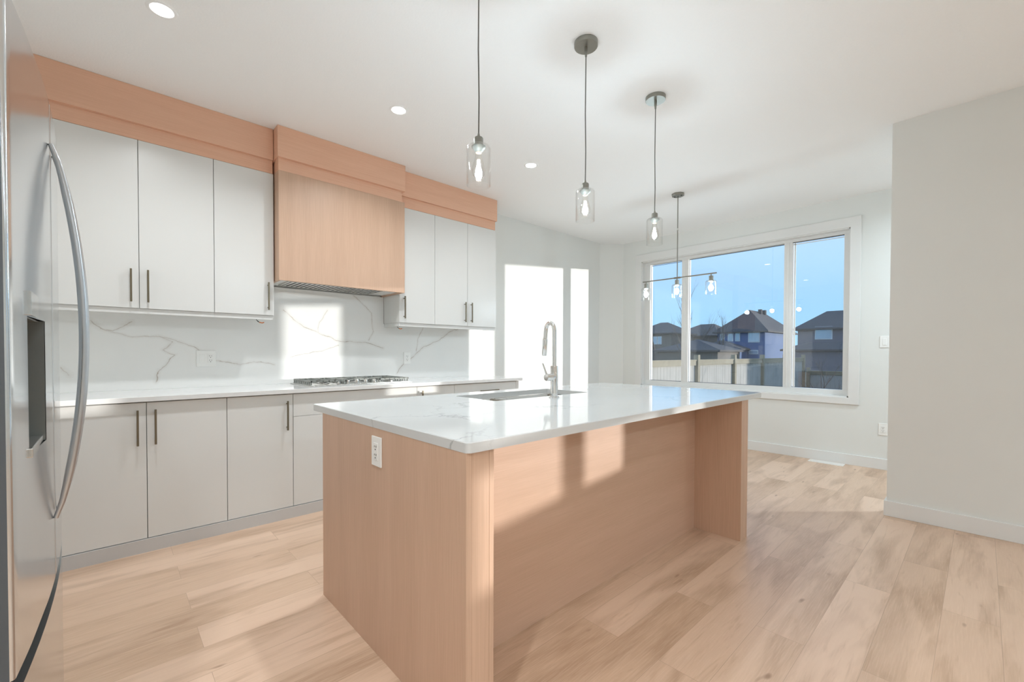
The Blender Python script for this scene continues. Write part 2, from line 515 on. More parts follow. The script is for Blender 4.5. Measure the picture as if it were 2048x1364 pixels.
def obj(name, bm, mt, parent=None, smooth=False):
    bmesh.ops.recalc_face_normals(bm, faces=bm.faces[:])
    me = bpy.data.meshes.new(name)
    bm.to_mesh(me)
    bm.free()
    me.materials.append(mt if not isinstance(mt, str) else M[mt])
    if smooth:
        for p in me.polygons:
            p.use_smooth = True
        try:
            me.set_sharp_from_angle(angle=R(38))
        except Exception:
            pass
    o = bpy.data.objects.new(name, me)
    COL.objects.link(o)
    if parent is not None:
        o.parent = parent
        # meshes are written in world coordinates; cancel the parents' offset
        off = Vector((0, 0, 0))
        p = parent
        while p is not None:
            off += p.location
            p = p.parent
        o.location = -off
    return o


def tag(o, label=None, cat=None, group=None, kind=None):
    if label:
        o['label'] = label
    if cat:
        o['category'] = cat
    if group:
        o['group'] = group
    if kind:
        o['kind'] = kind
    return o


def thing(name, label, cat, loc=(0, 0, 0), group=None):
    o = bpy.data.objects.new(name, None)
    o.empty_display_size = 0.1
    COL.objects.link(o)
    o.location = loc
    return tag(o, label, cat, group)


def struct(name, bm, mt, parent=None, smooth=False):
    o = obj(name, bm, mt, parent, smooth)
    if parent is None:
        o['kind'] = 'structure'
    return o


def box(*a, **k):
    return bx(new_bm(), *a, **k)


def copy_thing(root, delta, label):
    """copy a thing with its parts and their sub-parts, moved by delta"""
    def rec(o, parent):
        c = o.copy()
        COL.objects.link(c)
        c.parent = parent
        for ch in [q for q in list(bpy.data.objects) if q.parent == o]:
            rec(ch, c)
        return c
    r = rec(root, None)
    r.location = Vector(root.location) + Vector(delta)
    r['label'] = label
    return r


# ------------------------------------------------------------------ room constants
CEIL = 2.832
YW = 3.960          # cabinet wall
XW = 5.7734         # window wall, room side
XO = 5.96           # its outer side
XL = -0.95          # wall behind the refrigerator
YB = -4.9           # wall behind the camera

struct('floor', box(XL - .15, XO, YB - .15, YW + .15, -0.12, 0), 'floor')
struct('ceiling', box(XL - .15, XO, YB - .15, YW + .15, CEIL, CEIL + 0.12), 'ceiling')
struct('wall_left', box(XL - .15, XL, YB - .15, YW + .15, 0, CEIL), 'wall')
struct('wall_back', box(XL, XO, YW, YW + .15, 0, CEIL), 'wall')
struct('wall_corner', prism(new_bm(), [(5.4776, YW), (XW, 3.73), (XO, 3.73), (XO, YW)], 0, CEIL), 'wall')
struct('wall_front', box(XL, XO, YB - .15, YB, 0, CEIL), 'wall')

# window wall with three openings: dining window, patio door, living room window
W1 = (0.964, 3.419, 0.712, 2.512)     # y0, y1, z0, z1 of the rough opening
D1 = (-1.00, -0.24, 0.0, 2.10)
W2 = (-4.20, -2.42, 0.83, 2.46)
b = new_bm()
ys = [YB, W2[0], W2[1], D1[0], D1[1], W1[0], W1[1], 3.80]
for i in range(0, 7, 2):
    bx(b, XW, XO, ys[i], ys[i + 1], 0, CEIL)
for (y0, y1, z0, z1) in (W1, D1, W2):
    if z0 > 0:
        bx(b, XW, XO, y0, y1, 0, z0)
    bx(b, XW, XO, y0, y1, z1, CEIL)
struct('wall_right', b, 'wall')
# short return wall on the right of the picture
struct('wall_partition', box(4.147 + .012, 4.27, -0.70, 0.4608, 0, CEIL), 'wall')

# baseboards
struct('baseboard_right', bx(bx(new_bm(), XW - .014, XW, -0.20, 3.70, 0, 0.1094, 0.002), XW - .014, XW, YB, -1.04, 0, 0.1094, 0.002), 'trim')
b = box(4.147 - .004, 4.159, -0.715, 0.475, 0, 0.1094, 0.002)
bx(b, 4.159, 4.284, 0.4608, 0.475, 0, 0.1094, 0.002)
bx(b, 4.27, 4.284, -0.70, 0.4608, 0, 0.1094, 0.002)
struct('baseboard_partition', b, 'trim')
b = box(3.22, 5.47, YW - .014, YW, 0, 0.1094, 0.002)
struct('baseboard_back', b, 'trim')
b = box(XL, XL + .014, YB, 1.0, 0, 0.1094, 0.002)
struct('baseboard_left', b, 'trim')


# ------------------------------------------------------------------ windows
def window(name, op, panes, glass_x, trimw, label_z):
    """op: opening (y0,y1,z0,z1); panes: list of (y0,y1,z0,z1) glass areas"""
    y0, y1, z0, z1 = op
    t = 0.018
    b = new_bm()    # casing on the wall with mitred look: four boards
    x0, x1 = XW - t, XW + 0.0
    bx(b, x0, x1, y0 - trimw, y1 + trimw, z1 + 0.0, z1 + trimw * 1.15, 0.002)
    bx(b, x0, x1, y0 - trimw, y1 + trimw, z0 - trimw * 0.78, z0, 0.002)
    bx(b, x0, x1, y0 - trimw, y0, z0 - 0.001, z1 + 0.001, 0.002)
    bx(b, x0, x1, y1, y1 + trimw, z0 - 0.001, z1 + 0.001, 0.002)
    root = struct(name, b, 'trim')
    b = new_bm()    # jamb lining the reveal
    bx(b, XW - .004, glass_x - .03, y0, y0 + .012, z0, z1)
    bx(b, XW - .004, glass_x - .03, y1 - .012, y1, z0, z1)
    bx(b, XW - .004, glass_x - .03, y0, y1, z0, z0 + .012)
    bx(b, XW - .004, glass_x - .03, y0, y1, z1 - .012, z1)
    obj('window_jamb', b, 'trim', root)
    # vinyl frame with pane openings
    b = new_bm()
    f0, f1 = glass_x - .03, glass_x + .045
    pz0, pz1 = min(p[2] for p in panes), max(p[3] for p in panes)
    bx(b, f0, f1, y0, y1, z0, pz0, 0.002)
    bx(b, f0, f1, y0, y1, pz1, z1, 0.002)
    edges = [y0] + [v for p in panes for v in (p[0], p[1])] + [y1]
    for i in range(0, len(edges), 2):
        bx(b, f0, f1, edges[i], edges[i + 1], pz0, pz1, 0.002)
        if 0 < i < len(edges) - 2:      # raised bead on the mullion
            c = (edges[i] + edges[i + 1]) / 2
            bx(b, f0 - .008, f0 + .002, c - .012, c + .012, pz0, pz1, 0.002)
    fr = obj('window_frame', b, 'trim', root)
    for p in panes:
        obj('glass_pane', box(glass_x, glass_x + .004, p[0], p[1], p[2], p[3]), 'pane', root)
        g = new_bm()
        w = .005
        bx(g, glass_x - .006, glass_x, p[0], p[1], p[3] - w, p[3])
        bx(g, glass_x - .006, glass_x, p[0], p[1], p[2], p[2] + w)
        bx(g, glass_x - .006, glass_x, p[0], p[0] + w * .6, p[2] + w, p[3] - w)
        bx(g, glass_x - .006, glass_x, p[1] - w * .6, p[1], p[2] + w, p[3] - w)
        obj('gasket', g, 'gasket', root)
    return root


w1 = window('window_1', W1, [(1.030, 1.517, 0.787, 2.468), (1.600, 2.750, 0.783, 2.460), (2.845, 3.323, 0.783, 2.452)], 5.875, 0.092, 0)
# opening sash bead and crank lock of the right-hand casement
b = new_bm()
bx(b, 5.862, 5.872, 1.485, 1.500, 0.79, 2.46)
bx(b, 5.862, 5.872, 1.030, 1.517, 2.438, 2.446)
obj('casement_sash', b, 'trim', w1)
w2 = window('window_2', W2, [(-4.10, -3.01, 0.905, 2.39), (-2.911, -2.50, 0.905, 2.39)], 5.875, 0.092, 0)
obj('transom_rail', box(5.845, 5.92, -4.101, -2.499, 1.272, 1.368), 'trim', w2)
b = new_bm()        # glazed patio door
for a in ((D1[0], D1[0] + .12, 0, 2.08), (D1[1] - .12, D1[1], 0, 2.08), (D1[0] + .12, D1[1] - .12, 0, 0.25), (D1[0] + .12, D1[1] - .12, 1.996, 2.08)):
    bx(b, 5.85, 5.895, *a)
dr = struct('door_1', b, 'trim')
obj('glass_pane', box(5.87, 5.875, D1[0] + .12, D1[1] - .12, 0.25, 1.996), 'pane', dr)
b = new_bm()
bx(b, XW - .018, XW, D1[0] - .08, D1[0], 0, 2.10, .002)
bx(b, XW - .018, XW, D1[1], D1[1] + .08, 0, 2.10, .002)
bx(b, XW - .018, XW, D1[0] - .08, D1[1] + .08, 2.10, 2.19, .002)
obj('door_casing', b, 'trim', dr)

# ------------------------------------------------------------------ wall plates
def duplex(bm_slots, face, cu, cz, axis, sgn, dz):
    """one three-hole socket just proud of `face`; axis 'x' means the plate lies in x-z"""
    f = sorted((face, face + sgn * 0.0012))
    holes = [(cu - .0065, .0022, cz + dz + .002, .008), (cu + .0065, .0022, cz + dz + .002, .0065), (cu, .0048, cz + dz - .0098, .0045)]
    for u, w, z, h in holes:
        if axis == 'x':
            bx(bm_slots, u - w / 2, u + w / 2, f[0], f[1], z - h / 2, z + h / 2)
        else:
            bx(bm_slots, f[0], f[1], u - w / 2, u + w / 2, z - h / 2, z + h / 2)


def plate(name, label, cat, axis, wall, sgn, u0, u1, z0, z1, inserts):
    """wall plate; inserts: list of (centre u, 'outlet' | 'rocker')"""
    zc = (z0 + z1) / 2
    root = thing(name, label, cat, ((u0 + u1) / 2, wall, z0) if axis == 'x' else (wall, (u0 + u1) / 2, z0))
    f = sorted((wall, wall + sgn * 0.006))
    if axis == 'x':
        b = box(u0, u1, f[0], f[1], z0, z1, .002)
    else:
        b = box(f[0], f[1], u0, u1, z0, z1, .002)
    obj('cover_plate', b, 'plastic', root)
    for cu, k in inserts:
        f = sorted((wall + sgn * 0.005, wall + sgn * 0.0085))
        if axis == 'x':
            b = box(cu - .0165, cu + .0165, f[0], f[1], zc - .033, zc + .033, .001)
        else:
            b = box(f[0], f[1], cu - .0165, cu + .0165, zc - .033, zc + .033, .001)
        s = obj('receptacle' if k == 'outlet' else 'rocker_switch', b, 'plastic', root)
        if k == 'outlet':
            for dz in (.018, -.014):
                b = new_bm()
                duplex(b, wall + sgn * 0.0085, cu, zc, axis, sgn, dz)
                obj('socket', b, 'slot', s)
    return root


plate('switch_and_outlet', 'white double plate with a rocker switch and an outlet on the veined backsplash', 'outlet', 'x', 3.939, -1, 0.484, 0.604, 1.067, 1.187, [(0.518, 'rocker'), (0.570, 'outlet')])
plate('wall_outlet', 'small white outlet on the backsplash to the right of the cooktop', 'outlet', 'x', 3.939, -1, 2.177, 2.252, 1.062, 1.180, [(2.2145, 'outlet')])
plate('wall_outlet', 'white outlet mounted on the wooden end of the island', 'outlet', 'y', 0.7612, -1, 1.541, 1.620, 0.738, 0.852, [(1.5805, 'outlet')])
plate('wall_outlet', 'white outlet low on the window wall above the baseboard', 'outlet', 'y', XW, -1, 0.640, 0.712, 0.349, 0.470, [(0.676, 'outlet')])
plate('light_switch', 'white rocker light switch on the wall right of the big window', 'switch', 'y', XW, -1, 0.640, 0.712, 1.241, 1.358, [(0.676, 'rocker')])

# floor register
t = thing('floor_vent', 'white metal floor vent set in the planks below the window wall', 'vent', (5.68, 1.13, 0))
obj('vent_frame', bx(bx(bx(bx(new_bm(), 5.622, 5.634, .975, 1.287, 0, .005), 5.726, 5.738, .975, 1.287, 0, .005), 5.634, 5.726, .975, .987, 0, .005), 5.634, 5.726, 1.275, 1.287, 0, .005), 'plastic', t)
b = new_bm()
for i in range(23):
    bx(b, 5.634, 5.726, .992 + i * .0122, .992 + i * .0122 + .0085, 0.0005, .004)
obj('vent_grille', b, 'plastic', t)

# ------------------------------------------------------------------ cabinet pulls
def pull(parent, x, y, z, length, axis='z', depth=0.028):
    """square bar pull standing off a face that looks towards -y; y is the door face"""
    h = length / 2
    b = new_bm()
    w = 0.0052
    if axis == 'z':
        bx(b, x - w, x + w, y - depth - w, y - depth + w, z - h, z + h, .001)
        for s in (-1, 1):
            tube(b, [(x, y, z + s * (h - .02)), (x, y - depth, z + s * (h - .02))], .0042, 10)
    else:
        bx(b, x - h, x + h, y - depth - w, y - depth + w, z - w, z + w, .001)
        for s in (-1, 1):
            tube(b, [(x + s * (h - .02), y, z), (x + s * (h - .02), y - depth, z)], .0042, 10)
    return obj('handle', b, 'bronze', parent)


# ------------------------------------------------------------------ upper cabinets
UY = 3.634          # upper door faces
UZ0, UZ1 = 1.452, 2.509
GAP = 0.0016


def upper_unit(label, x0, x1, doors, left_panel=False, right_panel=False):
    """doors: list of (x0, x1, handle x or None)"""
    root = thing('upper_cabinet', label, 'cabinet', ((x0 + x1) / 2, YW - .15, UZ0), 'white upper cabinets')
    obj('cabinet_body', box(x0, x1, UY + .021, YW - .001, UZ0 + .004, UZ1), 'gap', root)
    # flush face of the underside and the exposed side panels
    b = new_bm()
    bx(b, x0, x1, UY + .022, YW - .001, UZ0 - .0005, UZ0 + .004)
    if left_panel:
        bx(b, x0 - .003, x0 + .001, UY + .003, YW - .001, UZ0, UZ1)
    if right_panel:
        bx(b, x1 - .001, x1 + .003, UY + .003, YW - .001, UZ0, UZ1)
    obj('side_panel', b, 'cab', root)
    obj('light_rail', box(x0, x1, UY + .014, UY + .034, 1.419, UZ0 - .001, .001), 'cab', root)
    for a, c, hx in doors:
        d = obj('door', box(a + GAP, c - GAP, UY, UY + .020, UZ0, UZ1, .001), 'cab', root)
        if hx is not None:
            pull(d, hx, UY, 1.592, 0.205)
    return root


upper_unit('two-door white upper cabinet hung nearest the refrigerator', -.245, .5522, [(-.245, .1548, .1148), (.1548, .5522, .1968)])
upper_unit('single-door white upper cabinet just left of the wooden range hood', .5522, .924, [(.5522, .924, .886)], right_panel=True)
upper_unit('single-door white upper cabinet just right of the wooden range hood', 1.970, 2.3474, [(1.970, 2.3474, 2.011)], left_panel=True)
upper_unit('two-door white upper cabinet at the window end of the upper row', 2.3474, 3.1317, [(2.3474, 2.7429, 2.7035), (2.7429, 3.1317, 2.7855)], right_panel=True)
upper_unit('white upper cabinet in the corner hidden behind the refrigerator', XL, -.245, [(XL, -.245, None)])

# finished return of the light rail next to the hood
b = box(1.970, 1.990, UY + .034, YW - .001, 1.419, UZ0 - .001, .001)
tag(obj('light_rail_return', b, 'cab'), 'short white rail under the side of the cabinet right of the hood', 'rail')

# crowns: a tall stepped board up to the ceiling above a narrower frieze
def crown(label, x0, x1, xf1):
    root = thing('crown_board', label, 'trim', ((x0 + x1) / 2, 3.78, UZ1 + .03), 'wooden crowns above the upper cabinets')
    obj('crown_face', box(x0, x1, 3.6092, YW - .001, 2.6043, CEIL - .001, .0012), 'wood_red', root)
    obj('frieze', box(x0, xf1, UY - .002, YW - .001, UZ1 + .001, 2.6043), 'wood_red', root)
    return root


crown('long wooden crown over the white cabinets left of the hood', XL, .9214, .9214)
crown('shorter wooden crown over the white cabinets right of the hood', 1.9665, 3.1255, 3.1145)

# ------------------------------------------------------------------ range hood
t = thing('range_hood', 'large boxed wooden range hood over the gas cooktop', 'range hood', (1.45, 3.75, 1.709))
b = new_bm()
bx(b, .935, 1.963, 3.530, 3.548, 1.709, 2.514, .001)      # front
bx(b, .935, .953, 3.548, YW - .001, 1.709, 2.514)
bx(b, 1.945, 1.963, 3.548, YW - .001, 1.709, 2.514)
obj('hood_panel', b, 'wood_z', t)
obj('frieze', box(.935, 1.937, 3.532, YW - .001, 2.515, 2.6045), 'wood_red', t)
obj('crown_face', box(.9245, 1.9575, 3.506, YW - .001, 2.6043, CEIL - .001, .0012), 'wood_red', t)
b = new_bm()
bx(b, .953, 1.945, 3.548, YW - .02, 1.722, 1.734)
obj('hood_soffit', b, 'plastic', t)
f = obj('filter_tray', bx(bx(bx(bx(new_bm(), 1.02, 1.78, 3.585, 3.60, 1.712, 1.724), 1.02, 1.78, 3.86, 3.875, 1.712, 1.724), 1.02, 1.035, 3.60, 3.86, 1.712, 1.724), 1.765, 1.78, 3.60, 3.86, 1.712, 1.724), 'steel', t)
obj('filter_backing', box(1.035, 1.765, 3.60, 3.86, 1.7195, 1.7215), 'dark', t)
b = new_bm()
for i in range(20):
    x = 1.045 + i * .0362
    bx(b, x, x + .022, 3.60, 3.86, 1.7125, 1.7175)
obj('baffle_filter', b, 'steel', t)

# ------------------------------------------------------------------ lower cabinets
LY = 3.326
LZ0, LZ1 = 0.081, 0.880
DZ = 0.718          # drawer line


def lower_unit(label, x0, x1, fronts, end_panel=False):
    """fronts: (kind, x0, x1, z0, z1, handle) ; handle None | ('z'|'x', x, z, length)"""
    root = thing('lower_cabinet', label, 'cabinet', ((x0 + x1) / 2, 3.64, 0), 'white lower cabinets')
    obj('cabinet_body', box(x0, x1, LY + .021, YW - .001, LZ0, LZ1 + .001), 'gap', root)
    obj('toe_kick', box(x0, x1, 3.319, YW - .001, 0, LZ0 - .003), 'kick', root)
    for kind, a, c, z0, z1, h in fronts:
        d = obj(kind, box(a + GAP, c - GAP, LY, LY + .020, z0 + .001, z1 - .001, .001), 'cab', root)
        if h:
            pull(d, h[1], LY, h[2], h[3], h[0])
    if end_panel:
        obj('end_panel', box(x1, x1 + .036, LY - .002, YW - .001, 0, LZ1 + .001, .001), 'cab', root)
    return root


lower_unit('two-door white lower cabinet nearest the refrigerator', -.232, .568, [('door', -.232, .1677, LZ0, LZ1, ('z', .1270, .735, .206)), ('door', .1677, .568, LZ0, LZ1, ('z', .2075, .735, .206))])
lower_unit('single-door white lower cabinet immediately left of the cooktop drawer', .568, .9668, [('door', .568, .9668, LZ0, LZ1, ('z', .9255, .732, .206))])
lower_unit('wide white lower cabinet with a shallow drawer front under the cooktop', .9668, 1.966, [('drawer', .9668, 1.966, DZ, LZ1, None), ('door', .9668, 1.466, LZ0, DZ, ('z', 1.425, .58, .206)), ('door', 1.466, 1.966, LZ0, DZ, ('z', 1.507, .58, .206))])
lower_unit('narrow white lower cabinet to the right of the cooktop', 1.966, 2.361, [('door', 1.966, 2.361, LZ0, LZ1, ('z', 2.008, .742, .206))])
lower_unit('white drawer cabinet at the window end of the lower row', 2.361, 3.146, [('drawer', 2.361, 3.146, DZ, LZ1, ('x', 2.770, .806, .235)), ('drawer', 2.361, 3.146, .40, DZ, ('x', 2.770, .60, .235)), ('drawer', 2.361, 3.146, LZ0, .40, ('x', 2.770, .28, .235))], end_panel=True)
lower_unit('white lower cabinet in the corner hidden behind the refrigerator', XL + .001, -.232, [('door', XL + .001, -.232, LZ0, LZ1, None)])

t = thing('wall_countertop', 'long white quartz worktop on the cabinets along the wall', 'countertop', (1.13, 3.63, .885))
obj('slab', box(XL, 3.2177, 3.301, YW - .001, .8856, .915, .002), 'counter', t)
b = new_bm()
bx(b, XL, .9345, 3.940, YW - .001, .9152, 1.4515)
bx(b, .9345, 1.9635, 3.940, YW - .001, .9152, 1.7085)
bx(b, 1.9635, 3.186, 3.940, YW - .001, .9152, 1.4515)
tag(obj('backsplash', b, 'splash'), 'white backsplash slab with thin brown veins behind the cooktop', 'backsplash')

# loose wires under the uppers
for x, z, s, lb in ((.845, 1.4525, -1, 'short loose copper-ended wire under the cabinet left of the hood'), (2.015, 1.4525, 1, 'short loose copper-ended wire under the cabinet right of the hood')):
    t = thing('loose_wire', lb, 'wire', (x, 3.75, z), 'loose wires under the upper cabinets')
    b = new_bm()
    tube(b, [(x - .035, 3.74, z), (x - .02, 3.742, z - .02), (x, 3.75, z - .045), (x + .012, 3.75, z - .05)], .002, 6)
    tube(b, [(x - .03, 3.76, z), (x - .01, 3.755, z - .03), (x + .014, 3.752, z - .052)], .002, 6)
    obj('wire_sheath', b, 'dark', t)
    b = new_bm()
    tube(b, [(x + .010, 3.75, z - .049), (x + .030, 3.752, z - .053), (x + .042, 3.752, z - .048)], .0042, 8)
    obj('copper_end', b, 'copper', t)

# ------------------------------------------------------------------ cooktop
t = thing('gas_cooktop', 'stainless gas cooktop with grey grates and a row of knobs on the wall worktop', 'cooktop', (1.54, 3.65, .915))
obj('cooktop_tray', bx(bx(new_bm(), 1.108, 1.972, 3.415, 3.885, .9152, .922, .003), 1.125, 1.955, 3.43, 3.87, .921, .926, .002), 'steel', t, True)
bc = [(1.26, 3.56), (1.26, 3.77), (1.54, 3.69), (1.82, 3.56), (1.82, 3.77)]
for i, (x, y) in enumerate(bc):
    r = .045 if i != 2 else .06
    q = obj('burner', lathe(new_bm(), [(0, .926), (r, .926), (r, .934), (r * .8, .938), (0, .938)], 28, (x, y, 0)), 'steel', t, True)
    obj('burner_cap', lathe(new_bm(), [(0, .938), (r * .75, .938), (r * .75, .944), (r * .6, .946), (0, .946)], 28, (x, y, 0)), 'dark', q, True)
for gx in (1.128, 1.405, 1.682):
    b = new_bm()
    x0, x1, y0, y1 = gx, gx + .27, (3.445 if gx != 1.405 else 3.53), 3.862
    zt = .958
    w = .009
    bx(b, x0, x1, y0, y0 + w, zt - .012, zt, .001)
    bx(b, x0, x1, y1 - w, y1, zt - .012, zt, .001)
    bx(b, x0, x0 + w, y0, y1, zt - .012, zt, .001)
    bx(b, x1 - w, x1, y0, y1, zt - .012, zt, .001)
    xm = (x0 + x1) / 2
    bx(b, x0, x1, (y0 + y1) / 2 - w / 2, (y0 + y1) / 2 + w / 2, zt - .012, zt, .001)
    bx(b, xm - w / 2, xm + w / 2, y0, y1, zt - .012, zt + .001, .001)
    n = 9
    for k in range(n + 1):      # close-set fingers standing along both sides
        yy = y0 + .006 + (y1 - y0 - .02) * k / n
        for sx in (x0, x1 - w):
            bx(b, sx, sx + w, yy, yy + .010, .926, zt - .011)
    for k in range(1, 6):
        xx = x0 + (x1 - x0) * k / 6
        if abs(xx - xm) > .02:
            bx(b, xx - .003, xx + .003, y0, y0 + .07, zt - .010, zt - .001)
            bx(b, xx - .003, xx + .003, y1 - .07, y1, zt - .010, zt - .001)
    obj('grate', b, 'iron', t)
for i in range(5):
    x = 1.343 + i * .0755
    b = lathe(new_bm(), [(0, .926), (.019, .926), (.019, .930), (.0165, .932), (.0155, .950), (.014, .953), (0, .953)], 24, (x, 3.470, 0))
    bx(b, x - .002, x + .002, 3.4555, 3.4845, .952, .956, .0005)
    obj('knob', b, 'chrome', t, True)

# ------------------------------------------------------------------ island
IX0, IX1, IY0, IY1 = .7612, 3.0027, 1.0139, 2.1627
t = thing('kitchen_island', 'big wood-veneer kitchen island with a recessed seating side', 'island', (1.9, 1.6, 0))
ITB = .8830
obj('end_panel', box(IX0, IX0 + .020, IY0, IY1, 0, ITB, .0008), 'wood_z', t)
b = new_bm()            # front edge of the near end: filler and inner skin
bx(b, IX0 + .0205, IX0 + .0875, IY0 + .0005, 1.3085, 0, ITB, .0006)
obj('filler_post', b, 'wood_z', t)
obj('inner_skin', box(IX0 + .0880, .8668, IY0, 1.3085, 0, ITB, .0008), 'wood_z', t)
obj('back_panel', box(.8668, 2.8944, 1.3085, 1.3285, 0, ITB), 'wood_x', t)
b = box(2.8944, 2.9150, IY0, IY1, 0, ITB, .0008)
bx(b, 2.9155, 2.9820, IY0 + .0005, IY1, 0, ITB, .0006)
bx(b, 2.9825, IX1, IY0, IY1, 0, ITB, .0008)
obj('end_leg', b, 'wood_z', t)
# carcass and doors of the working side
obj('cabinet_body', box(.7812, 1.46, 1.3290, 2.139, .10, ITB - .005), 'gap', t)
obj('cabinet_body', box(2.42, 2.8940, 1.3290, 2.139, .10, ITB - .005), 'gap', t)
b = box(1.46, 2.42, 1.3290, 2.139, .10, .62)
bx(b, 1.46, 2.42, 1.3290, 1.60, .62, ITB - .005)
obj('sink_base', b, 'gap', t)
obj('toe_kick', box(.7812, 2.894, 1.3290, 2.09, 0, .10), 'kick', t)
for a, c in ((.785, 1.46), (1.46, 1.94), (1.94, 2.42), (2.42, 2.892)):
    obj('door', box(a + GAP, c - GAP, 2.139, 2.159, .10, .878, .001), 'cab', t)

# island worktop with a sink cut-out and rounded vertical corners
t = thing('island_countertop', 'white quartz island worktop with an undermount sink cut-out', 'countertop', (2.0, 1.66, .884))
SX0, SX1, SY0, SY1 = 1.535, 2.350, 1.785, 2.158


def rrect(x0, x1, y0, y1, r, n=6):
    p = []
    for cx, cy, a0 in ((x1 - r, y1 - r, 0), (x0 + r, y1 - r, 90), (x0 + r, y0 + r, 180), (x1 - r, y0 + r, 270)):
        for k in range(n + 1):
            a = R(a0 + 90 * k / n)
            p.append((cx + r * math.cos(a), cy + r * math.sin(a)))
    return p


def slab_with_hole(outer, inner, z0, z1, bev):
    b = bmesh.new()
    n = len(outer)
    lay = []
    for poly, z, inset in ((outer, z0, 0), (outer, z0 + bev, 0), (outer, z1 - bev, 0), (outer, z1, 1)):
        cx = sum(p[0] for p in outer) / n
        cy = sum(p[1] for p in outer) / n
        r = []
        for (x, y) in poly:
            if inset:
                dx, dy = x - cx, y - cy
                x = x - (bev if dx > 0 else -bev)
                y = y - (bev if dy > 0 else -bev)
            r.append(b.verts.new((x, y, z)))
        lay.append(r)
    it = [b.verts.new((x, y, z1)) for x, y in inner]
    ib = [b.verts.new((x, y, z0)) for x, y in inner]
    for a, c in zip(lay, lay[1:]):
        for k in range(n):
            b.faces.new((a[k], a[(k + 1) % n], c[(k + 1) % n], c[k]))
    for k in range(n):      # outer and inner have the same count, ring of quads
        k2 = (k + 1) % n
        b.faces.new((lay[-1][k], lay[-1][k2], it[k2], it[k]))
        b.faces.new((it[k], it[k2], ib[k2], ib[k]))
        b.faces.new((ib[k], ib[k2], lay[0][k2], lay[0][k]))
    return b


b = slab_with_hole(rrect(.7600, 3.2281, 1.0050, 2.2995, .018), rrect(SX0, SX1, SY0, SY1, .012), .8832, .915, .0025)
obj('slab', b, 'island_top', t)

# double-bowl sink
t = thing('kitchen_sink', 'stainless undermount double-bowl sink set in the island', 'sink', (1.94, 1.97, .70))


def bowl(x0, x1, y0, y1, zt, zb, r):
    b = bmesh.new()
    rings = []
    for (ins, z, rr) in ((-.004, zt, r), (0, zt - .004, r), (.006, zb + .02, r), (.02, zb, r * .9)):
        rings.append([b.verts.new((x, y, z)) for x, y in rrect(x0 + ins, x1 - ins, y0 + ins, y1 - ins, rr)])
    n = len(rings[0])
    for a, c in zip(rings, rings[1:]):
        for k in range(n):
            b.faces.new((a[k], a[(k + 1) % n], c[(k + 1) % n], c[k]))
    b.faces.new(rings[-1])
    return b


for x0, x1 in ((SX0 + .006, 1.802), (1.826, SX1 - .006)):
    q = bowl(x0, x1, SY0 + .006, SY1 - .006, .8805, .675, .035)
    o = obj('bowl', q, 'sink', t, True)
    md = o.modifiers.new('wall', 'SOLIDIFY')
    md.thickness = .0015
    md.offset = 1
    dcx = (x0 + x1) / 2
    obj('drain', lathe(new_bm(), [(0, .6765), (.028, .6765), (.04, .681), (.043, .680)], 24, (dcx, 1.97, 0)), 'chrome', o, True)
obj('divider', box(1.8025, 1.8255, SY0 + .004, SY1 - .004, .862, .8805, .004), 'sink', t, True)

# faucet
FX, FY = 1.918, 1.703
t = thing('kitchen_faucet', 'tall chrome pull-down gooseneck faucet beside the island sink', 'faucet', (FX, FY, .915))
obj('base_plate', lathe(new_bm(), [(0, .9152), (.031, .9152), (.031, .921), (.028, .923), (0, .923)], 32, (FX, FY, 0)), 'chrome', t, True)
obj('faucet_body', lathe(new_bm(), [(0, .921), (.0215, .921), (.0215, 1.098), (.0195, 1.101), (0, 1.101)], 32, (FX, FY, 0)), 'chrome', t, True)
ar = .034
pts = [(FX, FY, 1.09), (FX, FY, 1.20), (FX, FY, 1.30)]
for k in range(1, 15):
    a = math.pi * k / 14
    pts.append((FX, FY + ar - ar * math.cos(a), 1.303 + ar * 1.45 * math.sin(a)))
pts.append((FX - .001, FY + 2 * ar + .004, 1.262))
obj('spout', tube(new_bm(), pts, .0122, 18), 'chrome', t, True)
obj('spray_head', tube(new_bm(), [(FX - .001, FY + .072, 1.262), (FX - .001, FY + .0725, 1.255), (FX - .001, FY + .073, 1.25), (FX - .002, FY + .078, 1.163), (FX - .002, FY + .0782, 1.159)], [.0125, .0142, .0146, .0146, .0125], 18), 'chrome', t, True)
h = obj('handle_hub', tube(new_bm(), [(FX - .008, FY, 1.035), (FX - .062, FY + .004, 1.035), (FX - .066, FY + .004, 1.035)], [.0205, .0205, .018], 24), 'chrome', t, True)
obj('lever', tube(new_bm(), [(FX - .056, FY + .006, 1.045), (FX - .072, FY + .026, 1.118)], [.0062, .0042], 10), 'chrome', h, True)

# ------------------------------------------------------------------ refrigerator
FYn, FYf, FYs = 1.10, 2.012, 1.556
FT = 1.780


def front_x(y):
    """bowed front: 2 cm proud of the ends in the middle"""
    u = (y - FYn) / (FYf - FYn)
    return -.118 + .006 * u + .018 * (1 - (2 * u - 1) ** 2)


